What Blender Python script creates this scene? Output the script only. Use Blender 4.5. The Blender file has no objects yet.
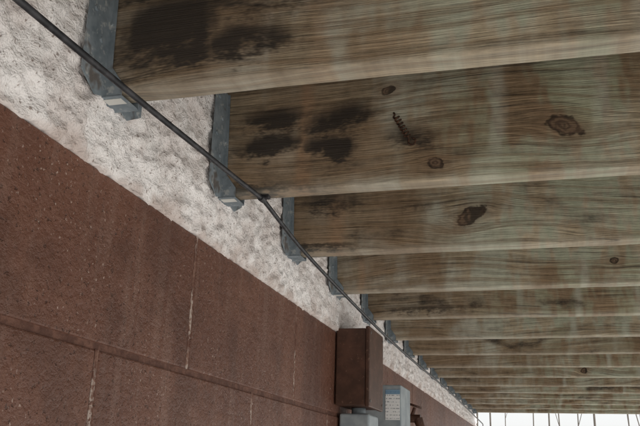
import bpy, bmesh, math, random
from mathutils import Vector, Matrix, noise
random.seed(7)
S=bpy.context.scene
GZ=-1.6      # ground level relative to camera height 0
WX=-0.545    # wall plane
JB=0.460     # underside of joists
JH=0.235
JT=0.038
SP=0.406
Y1=0.818
NJ=15
NB=4         # joists behind the first visible one
DW=1.55      # deck width out from wall

# ---------------------------------------------------------------- node helper
class N:
    def __init__(s,name):
        s.m=bpy.data.materials.new(name); s.m.use_nodes=True
        s.t=s.m.node_tree; s.t.nodes.clear()
        s.out=s.t.nodes.new('ShaderNodeOutputMaterial')
        s.b=s.t.nodes.new('ShaderNodeBsdfPrincipled')
        s.t.links.new(s.b.outputs[0],s.out.inputs[0])
        s.b.inputs['Specular IOR Level'].default_value=0.3
    def setin(s,sock,v):
        if isinstance(v,bpy.types.NodeSocket): s.t.links.new(v,sock)
        elif isinstance(v,(tuple,list)):
            v=tuple(v)
            if sock.type=='RGBA' and len(v)==3: v=v+(1,)
            sock.default_value=v
        else: sock.default_value=v
    def M(s,op,a,b=None,c=None,clamp=False):
        n=s.t.nodes.new('ShaderNodeMath'); n.operation=op; n.use_clamp=clamp
        s.setin(n.inputs[0],a)
        if b is not None: s.setin(n.inputs[1],b)
        if c is not None: s.setin(n.inputs[2],c)
        return n.outputs[0]
    def add(s,a,b): return s.M('ADD',a,b)
    def sub(s,a,b): return s.M('SUBTRACT',a,b)
    def mul(s,a,b): return s.M('MULTIPLY',a,b)
    def ss(s,v,a,b,lo=0.,hi=1.):
        n=s.t.nodes.new('ShaderNodeMapRange'); n.interpolation_type='SMOOTHSTEP'
        s.setin(n.inputs[0],v)
        if a>b: a,b,lo,hi=b,a,hi,lo
        n.inputs[1].default_value=a;n.inputs[2].default_value=b;n.inputs[3].default_value=lo;n.inputs[4].default_value=hi
        return n.outputs[0]
    def xyz(s,x,y,z=0.):
        n=s.t.nodes.new('ShaderNodeCombineXYZ')
        for i,v in enumerate((x,y,z)): s.setin(n.inputs[i],v)
        return n.outputs[0]
    def obj(s):
        n=s.t.nodes.new('ShaderNodeTexCoord'); q=s.t.nodes.new('ShaderNodeSeparateXYZ')
        s.t.links.new(n.outputs['Object'],q.inputs[0])
        return n.outputs['Object'],q.outputs[0],q.outputs[1],q.outputs[2]
    def noise(s,vec,scale=1,detail=4,rough=.55,dim='3D'):
        n=s.t.nodes.new('ShaderNodeTexNoise'); n.noise_dimensions=dim
        s.setin(n.inputs['Vector'],vec); n.inputs['Scale'].default_value=scale
        n.inputs['Detail'].default_value=detail; n.inputs['Roughness'].default_value=rough
        return n.outputs[0]
    def n2(s,x,y,detail=3,rough=.55):
        return s.noise(s.xyz(x,y),1,detail,rough,'2D')
    def mix(s,f,a,b,mode='MIX'):
        n=s.t.nodes.new('ShaderNodeMix'); n.data_type='RGBA'; n.blend_type=mode
        s.setin(n.inputs[0],f); s.setin(n.inputs[6],a); s.setin(n.inputs[7],b)
        return n.outputs[2]
    def bump(s,h,strength=.5,dist=.002):
        n=s.t.nodes.new('ShaderNodeBump'); n.inputs['Strength'].default_value=strength; n.inputs['Distance'].default_value=dist
        s.setin(n.inputs['Height'],h)
        return n.outputs[0]
    def fin(s,col,rough=.8,norm=None,metal=0):
        s.setin(s.b.inputs['Base Color'],col); s.setin(s.b.inputs['Roughness'],rough)
        s.b.inputs['Metallic'].default_value=metal
        if norm is not None: s.setin(s.b.inputs['Normal'],norm)
        return s.m

# ---------------------------------------------------------------- wood
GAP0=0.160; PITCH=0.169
def wood(name,seed,knots=(),blobs=(),warm=.5,green=.4,dark=0.,streak=1.,reds=(),bright=1.):
    n=N(name); o,x,y,z=n.obj()
    xs=n.add(x,seed*7.31)
    zy=n.add(z,n.mul(y,.9))
    low=n.n2(n.mul(xs,1.2),n.mul(zy,2.5),1)
    g=n.add(zy,n.mul(n.sub(low,.5),.12))
    masks=[]
    if knots: wob=n.n2(n.mul(xs,55),n.mul(z,75),2)
    for (kx,kz,r,sh) in knots:
        dz=n.sub(z,kz); dx=n.sub(n.sub(x,kx),n.mul(dz,sh))
        qx=n.M('POWER',n.mul(dx,1/(r*3.4)),2.); qz=n.M('POWER',n.mul(dz,1/(r*2.0)),2.)
        w=n.M('EXPONENT',n.mul(n.add(qx,qz),-1.))
        g=n.sub(g,n.mul(n.mul(dz,w),.85))
        ax=n.M('POWER',n.mul(dx,1/(r*1.2)),2.); az=n.M('POWER',n.mul(dz,1/r),2.)
        masks.append(n.add(n.M('SQRT',n.add(ax,az)),n.mul(n.sub(wob,.5),.8)))
    jit=n.n2(n.mul(xs,4.),n.mul(g,22.),1)
    gg=n.add(g,n.mul(n.sub(jit,.5),.012))
    late=n.ss(n.n2(n.mul(xs,.5),n.mul(gg,70.),1,.6),.50,.60)
    fib=n.n2(n.mul(xs,13.),n.mul(gg,480.),2,.8)
    fib2=n.n2(n.mul(xs,2.6),n.mul(gg,130.),2,.75)
    crack=n.ss(fib2,.32,.26)
    big=n.n2(n.mul(xs,3.1),n.mul(z,3.6),2,.7)
    gn=n.n2(n.mul(xs,12.),n.add(n.mul(z,4.5),seed),3,.72)
    spot=n.n2(n.mul(xs,55.),n.mul(z,70.),3,.75)
    tan=(.43,.365,.255); brn=(.255,.175,.105); gry=(.45,.44,.37); grn=(.33,.375,.26)
    c=n.mix(n.ss(gn,.36,.60),tan,gry)
    c=n.mix(n.mul(n.ss(big,.60-.26*warm,.68-.1*warm),.85),c,brn)
    far=n.ss(x,.22,.60)
    c=n.mix(n.mul(n.mul(n.ss(gn,.43,.57),far),green*1.25),c,grn)
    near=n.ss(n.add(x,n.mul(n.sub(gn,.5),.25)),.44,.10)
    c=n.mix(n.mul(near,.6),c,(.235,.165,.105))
    c=n.mix(n.mul(late,.42),c,(.19,.125,.07))
    amp=n.ss(gn,.3,.7,1.25,.65)
    k=n.mul(n.add(n.mul(n.sub(fib,.5),1.25),n.mul(n.sub(fib2,.5),1.25)),amp)
    k=n.add(k,n.mul(n.sub(spot,.5),.55)); k=n.add(k,n.mul(n.sub(gn,.5),.7))
    k=n.M('MAXIMUM',n.add(k,1.03*bright),.25)
    kk=n.xyz(k,k,k)
    c=n.mix(1.,c,kk,'MULTIPLY')
    c=n.mix(n.mul(crack,.6),c,(.06,.047,.036))
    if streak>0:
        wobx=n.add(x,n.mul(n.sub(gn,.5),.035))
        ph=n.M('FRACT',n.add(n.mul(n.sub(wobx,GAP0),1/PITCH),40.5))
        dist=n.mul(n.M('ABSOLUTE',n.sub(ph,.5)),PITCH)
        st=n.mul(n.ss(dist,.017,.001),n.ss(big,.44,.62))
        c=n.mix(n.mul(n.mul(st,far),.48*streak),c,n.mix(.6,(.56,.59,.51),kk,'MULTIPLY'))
        for (rx,w0,a) in reds:
            d=n.M('ABSOLUTE',n.sub(wobx,rx))
            c=n.mix(n.mul(n.ss(d,w0,w0*.1),a),c,n.mix(.8,(.33,.20,.115),kk,'MULTIPLY'))
    # black mildew, dry-brushed along the grain
    bn=n.n2(n.mul(xs,20.),n.mul(gg,46.),3,.82)
    wx=n.add(x,n.mul(n.sub(gn,.5),.09)); wz=n.add(z,n.mul(n.sub(bn,.5),.05))
    tot=None
    for (bx,bz,rx,rz,a,sh) in blobs:
        dz=n.sub(wz,bz)
        q=n.add(n.M('POWER',n.mul(n.sub(n.sub(wx,bx),n.mul(dz,sh)),1/rx),2.),n.M('POWER',n.mul(dz,1/rz),2.))
        e=n.mul(n.M('EXPONENT',n.mul(q,-1.)),a)
        tot=n.M('MAXIMUM',tot,e) if tot is not None else e
    gen=n.mul(n.ss(n.n2(n.mul(xs,4.),n.add(n.mul(z,10.),3.),2,.6),.52,.75),.45+dark)
    tot=n.M('MAXIMUM',tot,gen) if tot is not None else gen
    mil=n.add(tot,n.mul(n.sub(bn,.5),1.0))
    mil=n.mul(n.ss(mil,.24,1.0),n.ss(tot,.06,.35))
    mil=n.mul(mil,n.add(.70,n.mul(fib,.5)))
    c=n.mix(n.mul(n.ss(tot,.04,.75),.55),c,n.mix(.8,(.16,.115,.075),kk,'MULTIPLY'))
    c=n.mix(n.M('MINIMUM',n.mul(mil,.97),.93),c,(.028,.024,.021))
    for rho in masks:
        c=n.mix(n.mul(n.ss(rho,3.2,.8),.5),c,n.mix(.8,(.22,.145,.09),kk,'MULTIPLY'))
        kr=n.M('SINE',n.mul(rho,13.))
        kc=n.mix(n.ss(kr,-1,1),(.085,.052,.036),(.18,.12,.078))
        kc=n.mix(n.ss(bn,.50,.66),kc,(.03,.02,.015))
        c=n.mix(n.mul(n.ss(rho,1.15,.8),.9),c,kc)
        edge=n.mul(n.mul(n.ss(n.M('ABSOLUTE',n.sub(rho,1.0)),.22,.03),.8),n.ss(bn,.38,.52))
        c=n.mix(edge,c,(.022,.014,.01))
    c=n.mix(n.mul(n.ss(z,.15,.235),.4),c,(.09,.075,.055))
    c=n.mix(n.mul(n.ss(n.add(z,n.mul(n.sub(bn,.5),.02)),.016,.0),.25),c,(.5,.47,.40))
    h=n.n2(n.mul(xs,9.),n.mul(zy,380.),2,.75)
    return n.fin(c,.82,n.bump(h,.8,.0022))

def obj_from_bm(name,bm,mat=None,parent=None,smooth=False):
    me=bpy.data.meshes.new(name); bm.to_mesh(me); bm.free()
    ob=bpy.data.objects.new(name,me); S.collection.objects.link(ob)
    if mat:
        for m in (mat if isinstance(mat,(list,tuple)) else [mat]): me.materials.append(m)
    if smooth:
        for p in me.polygons: p.use_smooth=True
    if parent: ob.parent=parent
    return ob
def bbox(bm,x0,x1,y0,y1,z0,z1,mi=0):
    v=[bm.verts.new(p) for p in ((x0,y0,z0),(x1,y0,z0),(x1,y1,z0),(x0,y1,z0),(x0,y0,z1),(x1,y0,z1),(x1,y1,z1),(x0,y1,z1))]
    for q in ((3,2,1,0),(4,5,6,7),(0,1,5,4),(1,2,6,5),(2,3,7,6),(3,0,4,7)):
        f=bm.faces.new([v[i] for i in q]); f.material_index=mi
    return v
def bev(ob,w,s=2):
    m=ob.modifiers.new('bevel','BEVEL'); m.width=w; m.segments=s; m.limit_method='ANGLE'; m.angle_limit=.6
def empty(name,loc=(0,0,0)):
    e=bpy.data.objects.new(name,None); e.location=loc; S.collection.objects.link(e); return e
def cyl(bm,p0,p1,r0,r1=None,seg=10,cap=True):
    p0=Vector(p0);p1=Vector(p1); r1=r0 if r1 is None else r1
    d=(p1-p0).normalized(); a=d.orthogonal().normalized(); b=d.cross(a)
    A=[bm.verts.new(p0+(a*math.cos(t)+b*math.sin(t))*r0) for t in [2*math.pi*i/seg for i in range(seg)]]
    B=[bm.verts.new(p1+(a*math.cos(t)+b*math.sin(t))*r1) for t in [2*math.pi*i/seg for i in range(seg)]]
    for i in range(seg): bm.faces.new((A[i],A[(i+1)%seg],B[(i+1)%seg],B[i]))
    if cap: bm.faces.new(A[::-1]); bm.faces.new(B)

# ---------------------------------------------------------------- joists
spec={
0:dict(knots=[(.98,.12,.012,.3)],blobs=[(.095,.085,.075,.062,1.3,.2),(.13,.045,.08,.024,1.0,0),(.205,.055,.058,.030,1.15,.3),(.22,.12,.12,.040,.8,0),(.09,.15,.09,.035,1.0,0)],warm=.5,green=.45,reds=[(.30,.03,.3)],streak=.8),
1:dict(knots=[(.395,.032,.010,-.3),(.605,.0815,.019,-.7),(.314,.175,.009,.6)],
   blobs=[(.095,.088,.065,.024,1.3,.5),(.212,.074,.045,.028,1.25,-.4),(.10,.138,.09,.028,1.0,0),(.225,.130,.065,.036,1.1,.6),(.36,.085,.05,.03,.7,-.5),(.07,.006,.14,.012,.95,0)],warm=.6,green=.5,reds=[(.163,.020,.75)]),
2:dict(knots=[(.417,.0685,.021,.8),(.9,.15,.012,.2)],blobs=[(.1,.12,.08,.04,.8,0),(.05,.01,.14,.012,1.0,0),(.30,.10,.08,.02,.55,0)],warm=.75,green=.5,reds=[(.12,.03,.6)]),
3:dict(knots=[(.74,.06,.008,.1)],blobs=[(.12,.13,.07,.03,.8,0)],warm=.35,green=.45,reds=[(.09,.02,.5)]),
4:dict(blobs=[(.2,.03,.2,.02,.7,0)],warm=.9,green=.4,dark=.2),
5:dict(warm=.15,green=.45),
6:dict(warm=.9,green=.25,dark=.3,knots=[(.3,.09,.010,.2)]),
7:dict(warm=.8,green=.3,dark=.2),
8:dict(warm=.5,green=.4,knots=[(.75,.03,.012,.2)]),
}
spare=wood('weathered_joist_wood_back',31.,warm=.5,green=.3)
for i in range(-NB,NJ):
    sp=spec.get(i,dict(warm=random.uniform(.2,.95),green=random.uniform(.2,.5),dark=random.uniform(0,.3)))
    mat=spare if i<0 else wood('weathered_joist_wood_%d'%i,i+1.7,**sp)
    bm=bmesh.new()
    L=DW; nx=40; x0=.004
    rows=[]
    for k in range(nx+1):
        xx=x0+(L-x0)*k/nx
        wv=.003*noise.noise(Vector((xx*1.5,i*3.3,0)))+.0010*noise.noise(Vector((xx*14,i*3.3,0))); wy=.003*noise.noise(Vector((xx*1.2,i*5.1,4)))
        rows.append([bm.verts.new(p) for p in ((xx,wy,wv),(xx,JT+wy,wv),(xx,JT+wy,JH),(xx,wy,JH))])
    for a,b in zip(rows,rows[1:]):
        for q in range(4):
            bm.faces.new((a[q],a[(q+1)%4],b[(q+1)%4],b[q]))
    bm.faces.new(rows[0][::-1]); bm.faces.new(rows[-1])
    bmesh.ops.recalc_face_normals(bm,faces=bm.faces)
    ob=obj_from_bm('deck_joist',bm,mat)
    ob.location=(WX,Y1+SP*i,JB)
    ob.rotation_euler=(random.uniform(-.012,.012) if i>1 else 0,0,random.uniform(-.004,.004) if i>1 else 0)
    bev(ob,.004,3)

n=N('rusty_iron'); o,x,y,z=n.obj(); a=n.noise(o,300,2)
rust=n.fin(n.mix(n.ss(a,.4,.6),(.03,.017,.012),(.11,.055,.032)),.9)

# ---------------------------------------------------------------- hangers
n=N('galvanized_steel'); o,x,y,z=n.obj()
a=n.noise(o,25,3,.65)
c=n.mix(n.ss(a,.3,.7),(.14,.175,.20),(.26,.30,.33)); 
c=n.mix(n.mul(n.ss(n.noise(o,60,3,.7),.56,.68),.7),c,(.45,.46,.45))
c=n.mix(n.mul(n.ss(n.noise(o,18,3,.7),.54,.64),.75),c,(.10,.07,.05))
galv=n.fin(c,.6,n.bump(a,.3,.0008),.1)
n=N('label_paper'); lab=n.fin((.6,.6,.57),.6)
n=N('nail_steel'); nail=n.fin((.2,.19,.18),.5,None,.6)
def plate(bm,pts,nrm,t,mi=0):
    pts=[Vector(p) for p in pts]; off=Vector(nrm)*t
    A=[bm.verts.new(p) for p in pts]; B=[bm.verts.new(p+off) for p in pts]
    fs=[bm.faces.new(A[::-1]),bm.faces.new(B)]
    for i in range(len(A)): fs.append(bm.faces.new((A[i],A[(i+1)%len(A)],B[(i+1)%len(B)],B[i])))
    for f in fs: f.material_index=mi
for i in range(-NB,NJ):
    bm=bmesh.new(); t=.0016; h=.195; fl=.054
    for side in (0,1):
        yy=-.0032 if side==0 else JT+.0032; sg=-1 if side==0 else 1
        plate(bm,[(.004,yy,-.006),(.040,yy,-.006),(.040,yy,.010),(.022,yy,.035),(.017,yy,h),(.004,yy,h)],(0,sg,0),t)
        e=yy+sg*t
        plate(bm,[(.012,e,-.006),(.012,e+sg*fl*.35,-.012),(.012,e+sg*fl,.008),(.012,e+sg*fl,h-.012),(.012,e+sg*(fl-.012),h),(.012,e,h)],(1,0,0),t)
        for k in range(5):
            cy=e+sg*(fl*(.35 if k%2 else .72)); cz=.03+k*.036
            cyl(bm,(.0136,cy,cz),(.0158,cy,cz),.0045,.0035,10)
        for k in range(2):
            px=.013 if k else .028
            cyl(bm,(px,yy+sg*t,.10 if k else .012),(px,yy+sg*(t+.002),.10 if k else .012),.0035,.003,8)
    plate(bm,[(.004,-.0046,-.0065),(.040,-.0046,-.0065),(.040,JT+.0046,-.0065),(.004,JT+.0046,-.0065)],(0,0,-1),t)
    if i in (0,1,3): plate(bm,[(.010,.002,-.0083),(.036,.002,-.0083),(.036,.018,-.0083),(.010,.018,-.0083)],(0,0,-1),.0004,1)
    bmesh.ops.recalc_face_normals(bm,faces=bm.faces)
    ob=obj_from_bm('joist_hanger',bm,[galv,lab])
    ob.location=(WX,Y1+SP*i+random.uniform(-.001,.001),JB)
    ob.rotation_euler=(random.uniform(-.015,.015),0,0)

# ---------------------------------------------------------------- deck boards
bm=bmesh.new()
k=-1
ya=Y1-SP*NB-.06; yb=Y1+SP*(NJ-1)+.12
while True:
    gx=GAP0+PITCH*k
    xa=max(gx+.0045,.012); xb=gx+PITCH-.0045
    if xa>DW+.02: break
    bbox(bm,WX+xa,WX+min(xb,DW+.07),ya,yb,JB+JH+.001+random.uniform(0,.001),JB+JH+.027)
    k+=1
dbm=wood('weathered_board_wood',40.,warm=.5,green=.2,streak=0)
ob=obj_from_bm('deck_boards',bm,dbm); bev(ob,.003,2)
bm=bmesh.new()
bbox(bm,WX+DW+.002,WX+DW+.040,ya+.06,Y1+SP*(NJ-1)+.04,JB,JB+JH-.003)
ob=obj_from_bm('rim_joist',bm,dbm); bev(ob,.003)
for yy in (-.6,2.9,6.4):
    bm=bmesh.new(); bbox(bm,WX+DW-.12,WX+DW-.03,yy,yy+.09,GZ,JB-.008)
    bbox(bm,WX+DW-.15,WX+DW,yy-.02,yy+.11,GZ,GZ+.05)
    ob=obj_from_bm('deck_post',bm,dbm); bev(ob,.004)

# ---------------------------------------------------------------- block wall
n=N('brown_masonry_paint'); o,x,y,z=n.obj()
a=n.n2(n.mul(y,3),n.mul(z,3),3,.6); f=n.n2(n.mul(y,300),n.mul(z,300),2,.7); m_=n.n2(n.mul(y,70),n.mul(z,70),3,.72)
pm=n.ss(n.n2(n.mul(y,125),n.mul(z,125),2,.6),.35,.27)
c=n.mix(n.ss(a,.3,.7),(.118,.050,.033),(.160,.072,.047))
c=n.mix(n.mul(n.ss(m_,.50,.74),.35),c,(.215,.115,.080))
c=n.mix(n.mul(pm,.65),c,(.045,.021,.014))
area=n.n2(n.mul(y,5),n.mul(z,5),3,.65)
spk=n.mul(n.ss(n.n2(n.mul(y,160),n.mul(z,160),2,.5),.70,.76),n.ss(area,.42,.58))
c=n.mix(n.mul(spk,.75),c,(.44,.34,.29))
drip=n.mul(n.ss(n.n2(n.mul(y,26),n.mul(z,2.5),3,.65),.50,.70),.34)
c=n.mix(drip,c,(.22,.135,.105))
c=n.mix(n.mul(n.ss(area,.52,.36),.45),c,(.075,.034,.024))
hh=n.add(n.mul(f,.3),n.sub(n.mul(m_,1.6),n.mul(pm,1.)))
paint=n.fin(c,n.ss(m_,.3,.7,.42,.62),n.bump(hh,.6,.003))
n=N('painted_mortar'); o,x,y,z=n.obj()
f=n.noise(o,150,3,.7); w=n.noise(o,38,3,.7)
pres=n.ss(n.noise(o,9,2,.6),.40,.56)
c=n.mix(n.ss(w,.42,.58),(.11,.046,.031),(.20,.11,.08))
c=n.mix(n.mul(n.mul(n.ss(n.noise(o,90,3,.7),.46,.56),pres),.75),c,(.48,.40,.35))
mort=n.fin(c,.8,n.bump(f,.8,.003))
n=N('bedjoint_paint'); o,x,y,z=n.obj()
f=n.noise(o,150,3,.7)
c=n.mix(n.ss(n.noise(o,50,3,.7),.4,.7),(.085,.036,.024),(.16,.076,.052))
bed=n.fin(c,.7,n.bump(f,.8,.002))

wall=empty('block_wall',(0,0,0))
TOP=.365; CH=.225; BL=.577; J=.009
YE=6.9; YS=-3.
bm=bmesh.new(); bv=bmesh.new()
r=0; zt=TOP
while zt>GZ+.02:
    zb=max(zt-CH,GZ)
    off=1.166 if r%2==0 else .896
    yj=off-BL*8
    while yj<YE:
        y_a=max(yj,YS)+J/2; y_b=min(yj+BL,YE)-J/2
        if y_b>YS+.02 and y_b>y_a+.01:
            dx=random.uniform(-.0006,.0006)
            bbox(bm,WX-.05,WX+dx,y_a,y_b,zb+J/2,zt-(J/2 if r else 0))
            bbox(bv,WX-.04,WX-.0009,y_b,y_b+J,zb+J/2,zt-(J/2 if r else 0))
        yj+=BL
    zt-=CH; r+=1
ob=obj_from_bm('concrete_blocks',bm,paint,wall); bev(ob,.0028,2)
obj_from_bm('head_joints',bv,mort,wall)
bm=bmesh.new(); zt=TOP-CH
while zt>GZ+.02:
    bbox(bm,WX-.045,WX-.0032,YS,YE,zt-J/2,zt+J/2); zt-=CH
obj_from_bm('bed_joints',bm,bed,wall)
bm=bmesh.new(); bbox(bm,WX-.25,WX-.052,YS,YE,GZ,3.2); obj_from_bm('wall_core',bm,paint,wall)

# stucco
n=N('white_stucco'); o,x,y,z=n.obj()
a=n.n2(n.mul(y,11),n.mul(z,11),3,.65); b=n.n2(n.mul(y,60),n.mul(z,60),3,.78)
c=n.mix(n.ss(a,.34,.62),(.72,.665,.645),(.86,.83,.82))
c=n.mix(n.mul(n.ss(b,.54,.72),.38),c,(.52,.45,.42))
spots=n.ss(n.n2(n.mul(y,120),n.mul(z,120),2,.7),.67,.73)
c=n.mix(n.mul(spots,.75),c,(.2,.15,.13))
low=n.ss(n.add(z,n.mul(n.sub(a,.5),.08)),TOP+.026,TOP-.006)
c=n.mix(n.mul(low,.5),c,(.42,.31,.26))
stm=n.fin(c,.85,n.bump(n.add(b,n.mul(a,.6)),.9,.007))
bm=bmesh.new()
def sd(y,z):
    v=Vector((y,z,0))
    h=noise.fractal(v*24,1,2,4)*.0046
    w1=noise.noise(v*14)*2.6
    m1=max(0,noise.noise(v*9+Vector((5,5,5)))+.25)
    rdg=1-abs(noise.noise(Vector((y*26+w1,z*40+w1,2))))*2.6
    h+=max(rdg,0)**2*.0070*m1
    pl=noise.noise(Vector((y*38+w1*.5,z*48,8)))
    h+=(.0042)*min(1,max(0,(pl-.08)*9))
    h+=noise.noise(v*110)*.0015
    return h
ys=[]; yy=YS
while yy<YE:
    ys.append(yy); yy+= .1 if yy<.3 else (.0045 if yy<1.8 else (.008 if yy<3.5 else .025))
ys.append(YE)
zs=[0,.0015]+[.005*k for k in range(1,66)]+[.36+.05*k for k in range(1,50)]
grid=[]
for yy in ys:
    col=[]
    jag=.004*noise.noise(Vector((yy*9,1,1)))+.005*noise.noise(Vector((yy*45,7,1)))+.0028*noise.noise(Vector((yy*130,7,1)))
    for k,zz in enumerate(zs):
        f=1-min(zz/.04,1)
        roll=.0035*(1-math.exp(-zz/.005))
        col.append(bm.verts.new((WX+.001+roll+min(sd(yy,zz),.0095),yy,TOP+zz+jag*f)))
    back=bm.verts.new((WX-.03,yy,TOP+jag+.0005)); grid.append([back]+col)
for a_,b_ in zip(grid,grid[1:]):
    for k in range(len(a_)-1): bm.faces.new((a_[k],b_[k],b_[k+1],a_[k+1]))
bmesh.ops.recalc_face_normals(bm,faces=bm.faces)
obj_from_bm('stucco_band',bm,stm,wall,True)

# ---------------------------------------------------------------- cable
n=N('black_cable_jacket'); o,x,y,z=n.obj(); a=n.noise(o,60,2)
cabm=n.fin(n.mix(n.ss(a,.4,.7),(.016,.017,.020),(.045,.045,.05)),.5)
def tube(name,pts,r,mat,parent=None):
    cu=bpy.data.curves.new(name,'CURVE'); cu.dimensions='3D'; cu.bevel_depth=r; cu.bevel_resolution=4; cu.resolution_u=10; cu.use_fill_caps=True
    s=cu.splines.new('NURBS'); s.points.add(len(pts)-1)
    for p,q in zip(s.points,pts): p.co=(*q,1)
    s.use_endpoint_u=True; s.order_u=3
    tmp=bpy.data.objects.new(name+'_c',cu); S.collection.objects.link(tmp)
    dg=bpy.context.evaluated_depsgraph_get(); me=bpy.data.meshes.new_from_object(tmp.evaluated_get(dg))
    bpy.data.objects.remove(tmp)
    ob=bpy.data.objects.new(name,me); S.collection.objects.link(ob); me.materials.clear(); me.materials.append(mat)
    for p in me.polygons: p.use_smooth=True
    if parent: ob.parent=parent
    return ob
cx=-.462
cp=[(cx,-1.,.40),(cx,0,.405),(cx,.3,.410),(cx,.546,.4165),(cx,.816,.429),(cx,.972,.438),(cx,1.1,.445),(cx,1.2,.4515),(cx,1.245,.4545),(cx,1.30,.449),(cx,1.40,.438),(cx,1.481,.4306),(cx,1.65,.422),(cx,1.931,.4126),(cx,2.3,.402),(cx,2.68,.397),(cx,3.2,.396),(cx,3.8,.400),(cx,4.6,.395),(cx,5.4,.385),(cx,6.2,.375),(cx,6.7,.368),(cx-.05,6.95,.35)]
cable=empty('black_cable')
tube('cable_run',cp,.0041,cabm,cable)
bm=bmesh.new(); cyl(bm,(cx,1.233,.4535),(cx,1.252,.4545),.0062,.0062,12)
bbox(bm,cx-.003,cx+.014,1.236,1.249,.4535,.4605); ob=obj_from_bm('cable_clip',bm,cabm,cable); bev(ob,.001)
# rusty coiled wire stuck in second joist
yj=Y1+SP
pts=[(WX+.322,yj+.012,JB+.132),(WX+.324,yj-.004,JB+.130)]
A=Vector((WX+.328,yj-.006,JB+.122)); B=Vector((WX+.350,yj-.006,JB+.080)); d=(B-A); e1=Vector((0,-1,0)); e2=d.normalized().cross(e1)
for k in range(57):
    t_=k/56; an=t_*math.pi*2*7
    pts.append(tuple(A+d*t_+e1*math.cos(an)*.0036+e2*math.sin(an)*.0048))
for k in range(9):
    an=k/8*math.pi*1.8+2.4
    pts.append((WX+.356+.0065*math.cos(an),yj-.005,JB+.072+.0065*math.sin(an)))
tube('rusty_wire',pts,.0016,rust)

# ---------------------------------------------------------------- utility boxes
n=N('brown_box_paint'); o,x,y,z=n.obj(); a=n.noise(o,25,3,.6)
c=n.mix(n.ss(a,.35,.7),(.060,.029,.019),(.10,.047,.031)); c=n.mix(n.mul(n.ss(n.noise(o,120,3),.62,.7),.5),c,(.25,.15,.11))
bbm=n.fin(c,.5,n.bump(a,.3,.001))
box=empty('brown_utility_box')
bm=bmesh.new()
bx0=WX+.004; bx1=WX+.099; by0=2.108; by1=2.294; bz0=.164; bz1=.372
bbox(bm,bx0,bx1-.012,by0,by1,bz0,bz1)
ob=obj_from_bm('body',bm,bbm,box); bev(ob,.003)
bm=bmesh.new(); bbox(bm,bx1-.0118,bx1,by0-.004,by1+.004,bz0-.004,bz1+.005); ob=obj_from_bm('cover',bm,bbm,box); bev(ob,.003)
bm=bmesh.new()
for p in ((by0+.01,bz0+.012),(by1-.01,bz0+.012),(by0+.01,bz1-.012),(by1-.01,bz1-.012)):
    cyl(bm,(bx1,p[0],p[1]),(bx1+.002,p[0],p[1]),.004)
obj_from_bm('screws',bm,nail,box)
n=N('grey_enamel'); o,x,y,z=n.obj(); a=n.noise(o,20,3,.6)
gm=n.fin(n.mix(n.ss(a,.3,.7),(.24,.28,.305),(.35,.39,.41)),.5)
mb=empty('electric_meter_box')
bm=bmesh.new(); bbox(bm,WX+.002,WX+.118,2.50,2.68,-.12,.258); ob=obj_from_bm('housing',bm,gm,mb); bev(ob,.004,3)
bm=bmesh.new(); cyl(bm,(WX+.118,2.59,.06),(WX+.135,2.59,.06),.07,.07,28); cyl(bm,(WX+.135,2.59,.06),(WX+.165,2.59,.06),.06,.05,28); obj_from_bm('meter_glass',bm,gm,mb)
n=N('meter_label'); o,x,y,z=n.obj()
lines=n.mul(n.ss(n.M('SINE',n.mul(z,620.)),.3,.6),n.ss(n.n2(n.mul(x,260),n.mul(z,110),2),.48,.54))
c=n.mix(n.mul(lines,.6),(.84,.85,.85),(.08,.10,.14)); c=n.mix(n.mul(n.ss(z,.228,.229),.8),c,(.05,.20,.36))
lm=n.fin(c,.5)
bm=bmesh.new(); bbox(bm,WX+.068,WX+.114,2.4985,2.4995,.15,.243); obj_from_bm('label',bm,lm,mb)
cb=empty('grey_conduit_box')
bm=bmesh.new(); bbox(bm,WX+.006,WX+.090,2.15,2.28,-.03,.145); ob=obj_from_bm('body',bm,gm,cb); bev(ob,.006,3)
bm=bmesh.new(); cyl(bm,(WX+.045,2.22,.145),(WX+.045,2.22,.1635),.02,.02,20); cyl(bm,(WX+.045,2.22,-.03),(WX+.045,2.22,GZ),.017,.017,20); obj_from_bm('conduit',bm,gm,cb,True)
ft=empty('wall_faucet'); fy=3.0; fz=.186
bm=bmesh.new(); cyl(bm,(WX-.01,fy,fz),(WX+.105,fy,fz),.015,.015,16); cyl(bm,(WX+.095,fy,fz),(WX+.115,fy,fz-.055),.018,.013,16); cyl(bm,(WX,fy,fz),(WX+.008,fy,fz),.034,.032,20)
cyl(bm,(WX+.070,fy,fz),(WX+.085,fy,fz+.04),.008,.007,10)
obj_from_bm('spout',bm,bbm,ft,False)
bm=bmesh.new()
bmesh.ops.create_circle(bm,segments=16,radius=.026,cap_ends=True,matrix=Matrix.Translation((WX+.086,fy,fz+.042))@Matrix.Rotation(.3,4,'Y'))
g_=bmesh.ops.extrude_face_region(bm,geom=bm.faces[:]); bmesh.ops.translate(bm,vec=(0,0,.008),verts=[e for e in g_['geom'] if isinstance(e,bmesh.types.BMVert)])
obj_from_bm('handle',bm,bbm,ft)

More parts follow.
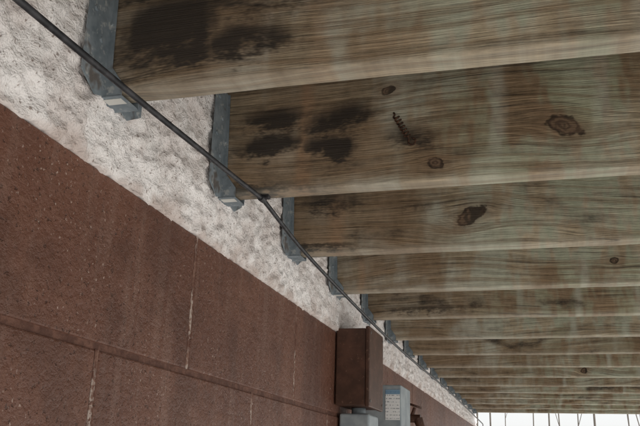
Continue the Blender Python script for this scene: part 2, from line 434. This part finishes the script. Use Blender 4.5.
# ---------------------------------------------------------------- ground + surroundings
n=N('patio_ground'); o,x,y,z=n.obj(); a=n.noise(o,.6,3,.6); b=n.noise(o,30,2,.7)
c=n.mix(a,(.50,.49,.465),(.60,.59,.565)); c=n.mix(n.mul(b,.3),c,(.40,.39,.36))
gmn=n.fin(c,.9)
bm=bmesh.new(); bmesh.ops.create_grid(bm,x_segments=2,y_segments=2,size=400); ob=obj_from_bm('ground',bm,gmn); ob.location=(0,0,GZ)
n=N('bark'); o,x,y,z=n.obj(); brk=n.fin(n.mix(n.noise(o,8,2),(.08,.07,.06),(.16,.14,.12)),.9)
bm=bmesh.new()
def branch(p,d,r,l,dep):
    q=p+d*l; cyl(bm,p,q,r,r*.75,6,False)
    if dep==0: return
    branch(q,(d+Vector((random.uniform(-.06,.06),0,.1))).normalized(),r*.72,l*.7,dep-1)
    nd=(d+Vector((random.uniform(-.35,.35),random.uniform(-.3,.3),.1))).normalized()
    branch(p+d*l*random.uniform(.6,1),nd,r*.45,l*.6,dep-1)
for k in range(34):
    px=-9+k*.53+random.uniform(-.25,.25); py=random.uniform(22,30)
    branch(Vector((px,py,GZ)),Vector((random.uniform(-.03,.03),0,1)).normalized(),random.uniform(.015,.04),random.uniform(3.6,4.6),2)
obj_from_bm('bare_trees',bm,brk)

# ---------------------------------------------------------------- light: thin bright overcast
w=bpy.data.worlds.new('World'); S.world=w; w.use_nodes=True; t=w.node_tree; t.nodes.clear()
sk=t.nodes.new('ShaderNodeTexSky'); sk.sky_type='NISHITA'; sk.sun_disc=False
EL=math.radians(60); AZ=math.radians(128)
sk.sun_elevation=EL; sk.sun_rotation=AZ; sk.dust_density=4; sk.air_density=1.; sk.ozone_density=1
mx=t.nodes.new('ShaderNodeMix'); mx.data_type='RGBA'; mx.inputs[0].default_value=.65; mx.inputs[7].default_value=(8.6,8.6,8.6,1)
t.links.new(sk.outputs[0],mx.inputs[6])
bg=t.nodes.new('ShaderNodeBackground'); bg.inputs[1].default_value=.15
wo=t.nodes.new('ShaderNodeOutputWorld'); t.links.new(mx.outputs[2],bg.inputs[0]); t.links.new(bg.outputs[0],wo.inputs[0])
sl=bpy.data.lights.new('sun','SUN'); sl.energy=4.8; sl.angle=math.radians(6); sl.color=(1,.98,.94)
so=bpy.data.objects.new('sun',sl); S.collection.objects.link(so)
dirv=Vector((math.sin(AZ)*math.cos(EL),math.cos(AZ)*math.cos(EL),math.sin(EL)))
so.rotation_euler=dirv.to_track_quat('Z','Y').to_euler()

# ---------------------------------------------------------------- camera
cd=bpy.data.cameras.new('camera'); cd.sensor_width=36; cd.lens=783/640*36; cd.clip_start=.02; cd.clip_end=2000
co=bpy.data.objects.new('camera',cd); S.collection.objects.link(co)
fw=Vector((-.2603,.9146,.3098)).normalized(); rt=Vector((.9640,.2640,.0298)); rt=(rt-fw*rt.dot(fw)).normalized(); up=rt.cross(fw)
co.matrix_world=Matrix(((rt.x,up.x,-fw.x,0),(rt.y,up.y,-fw.y,0),(rt.z,up.z,-fw.z,0),(0,0,0,1)))
S.camera=co
S.view_settings.view_transform='Standard'; S.view_settings.look='None'; S.view_settings.exposure=0
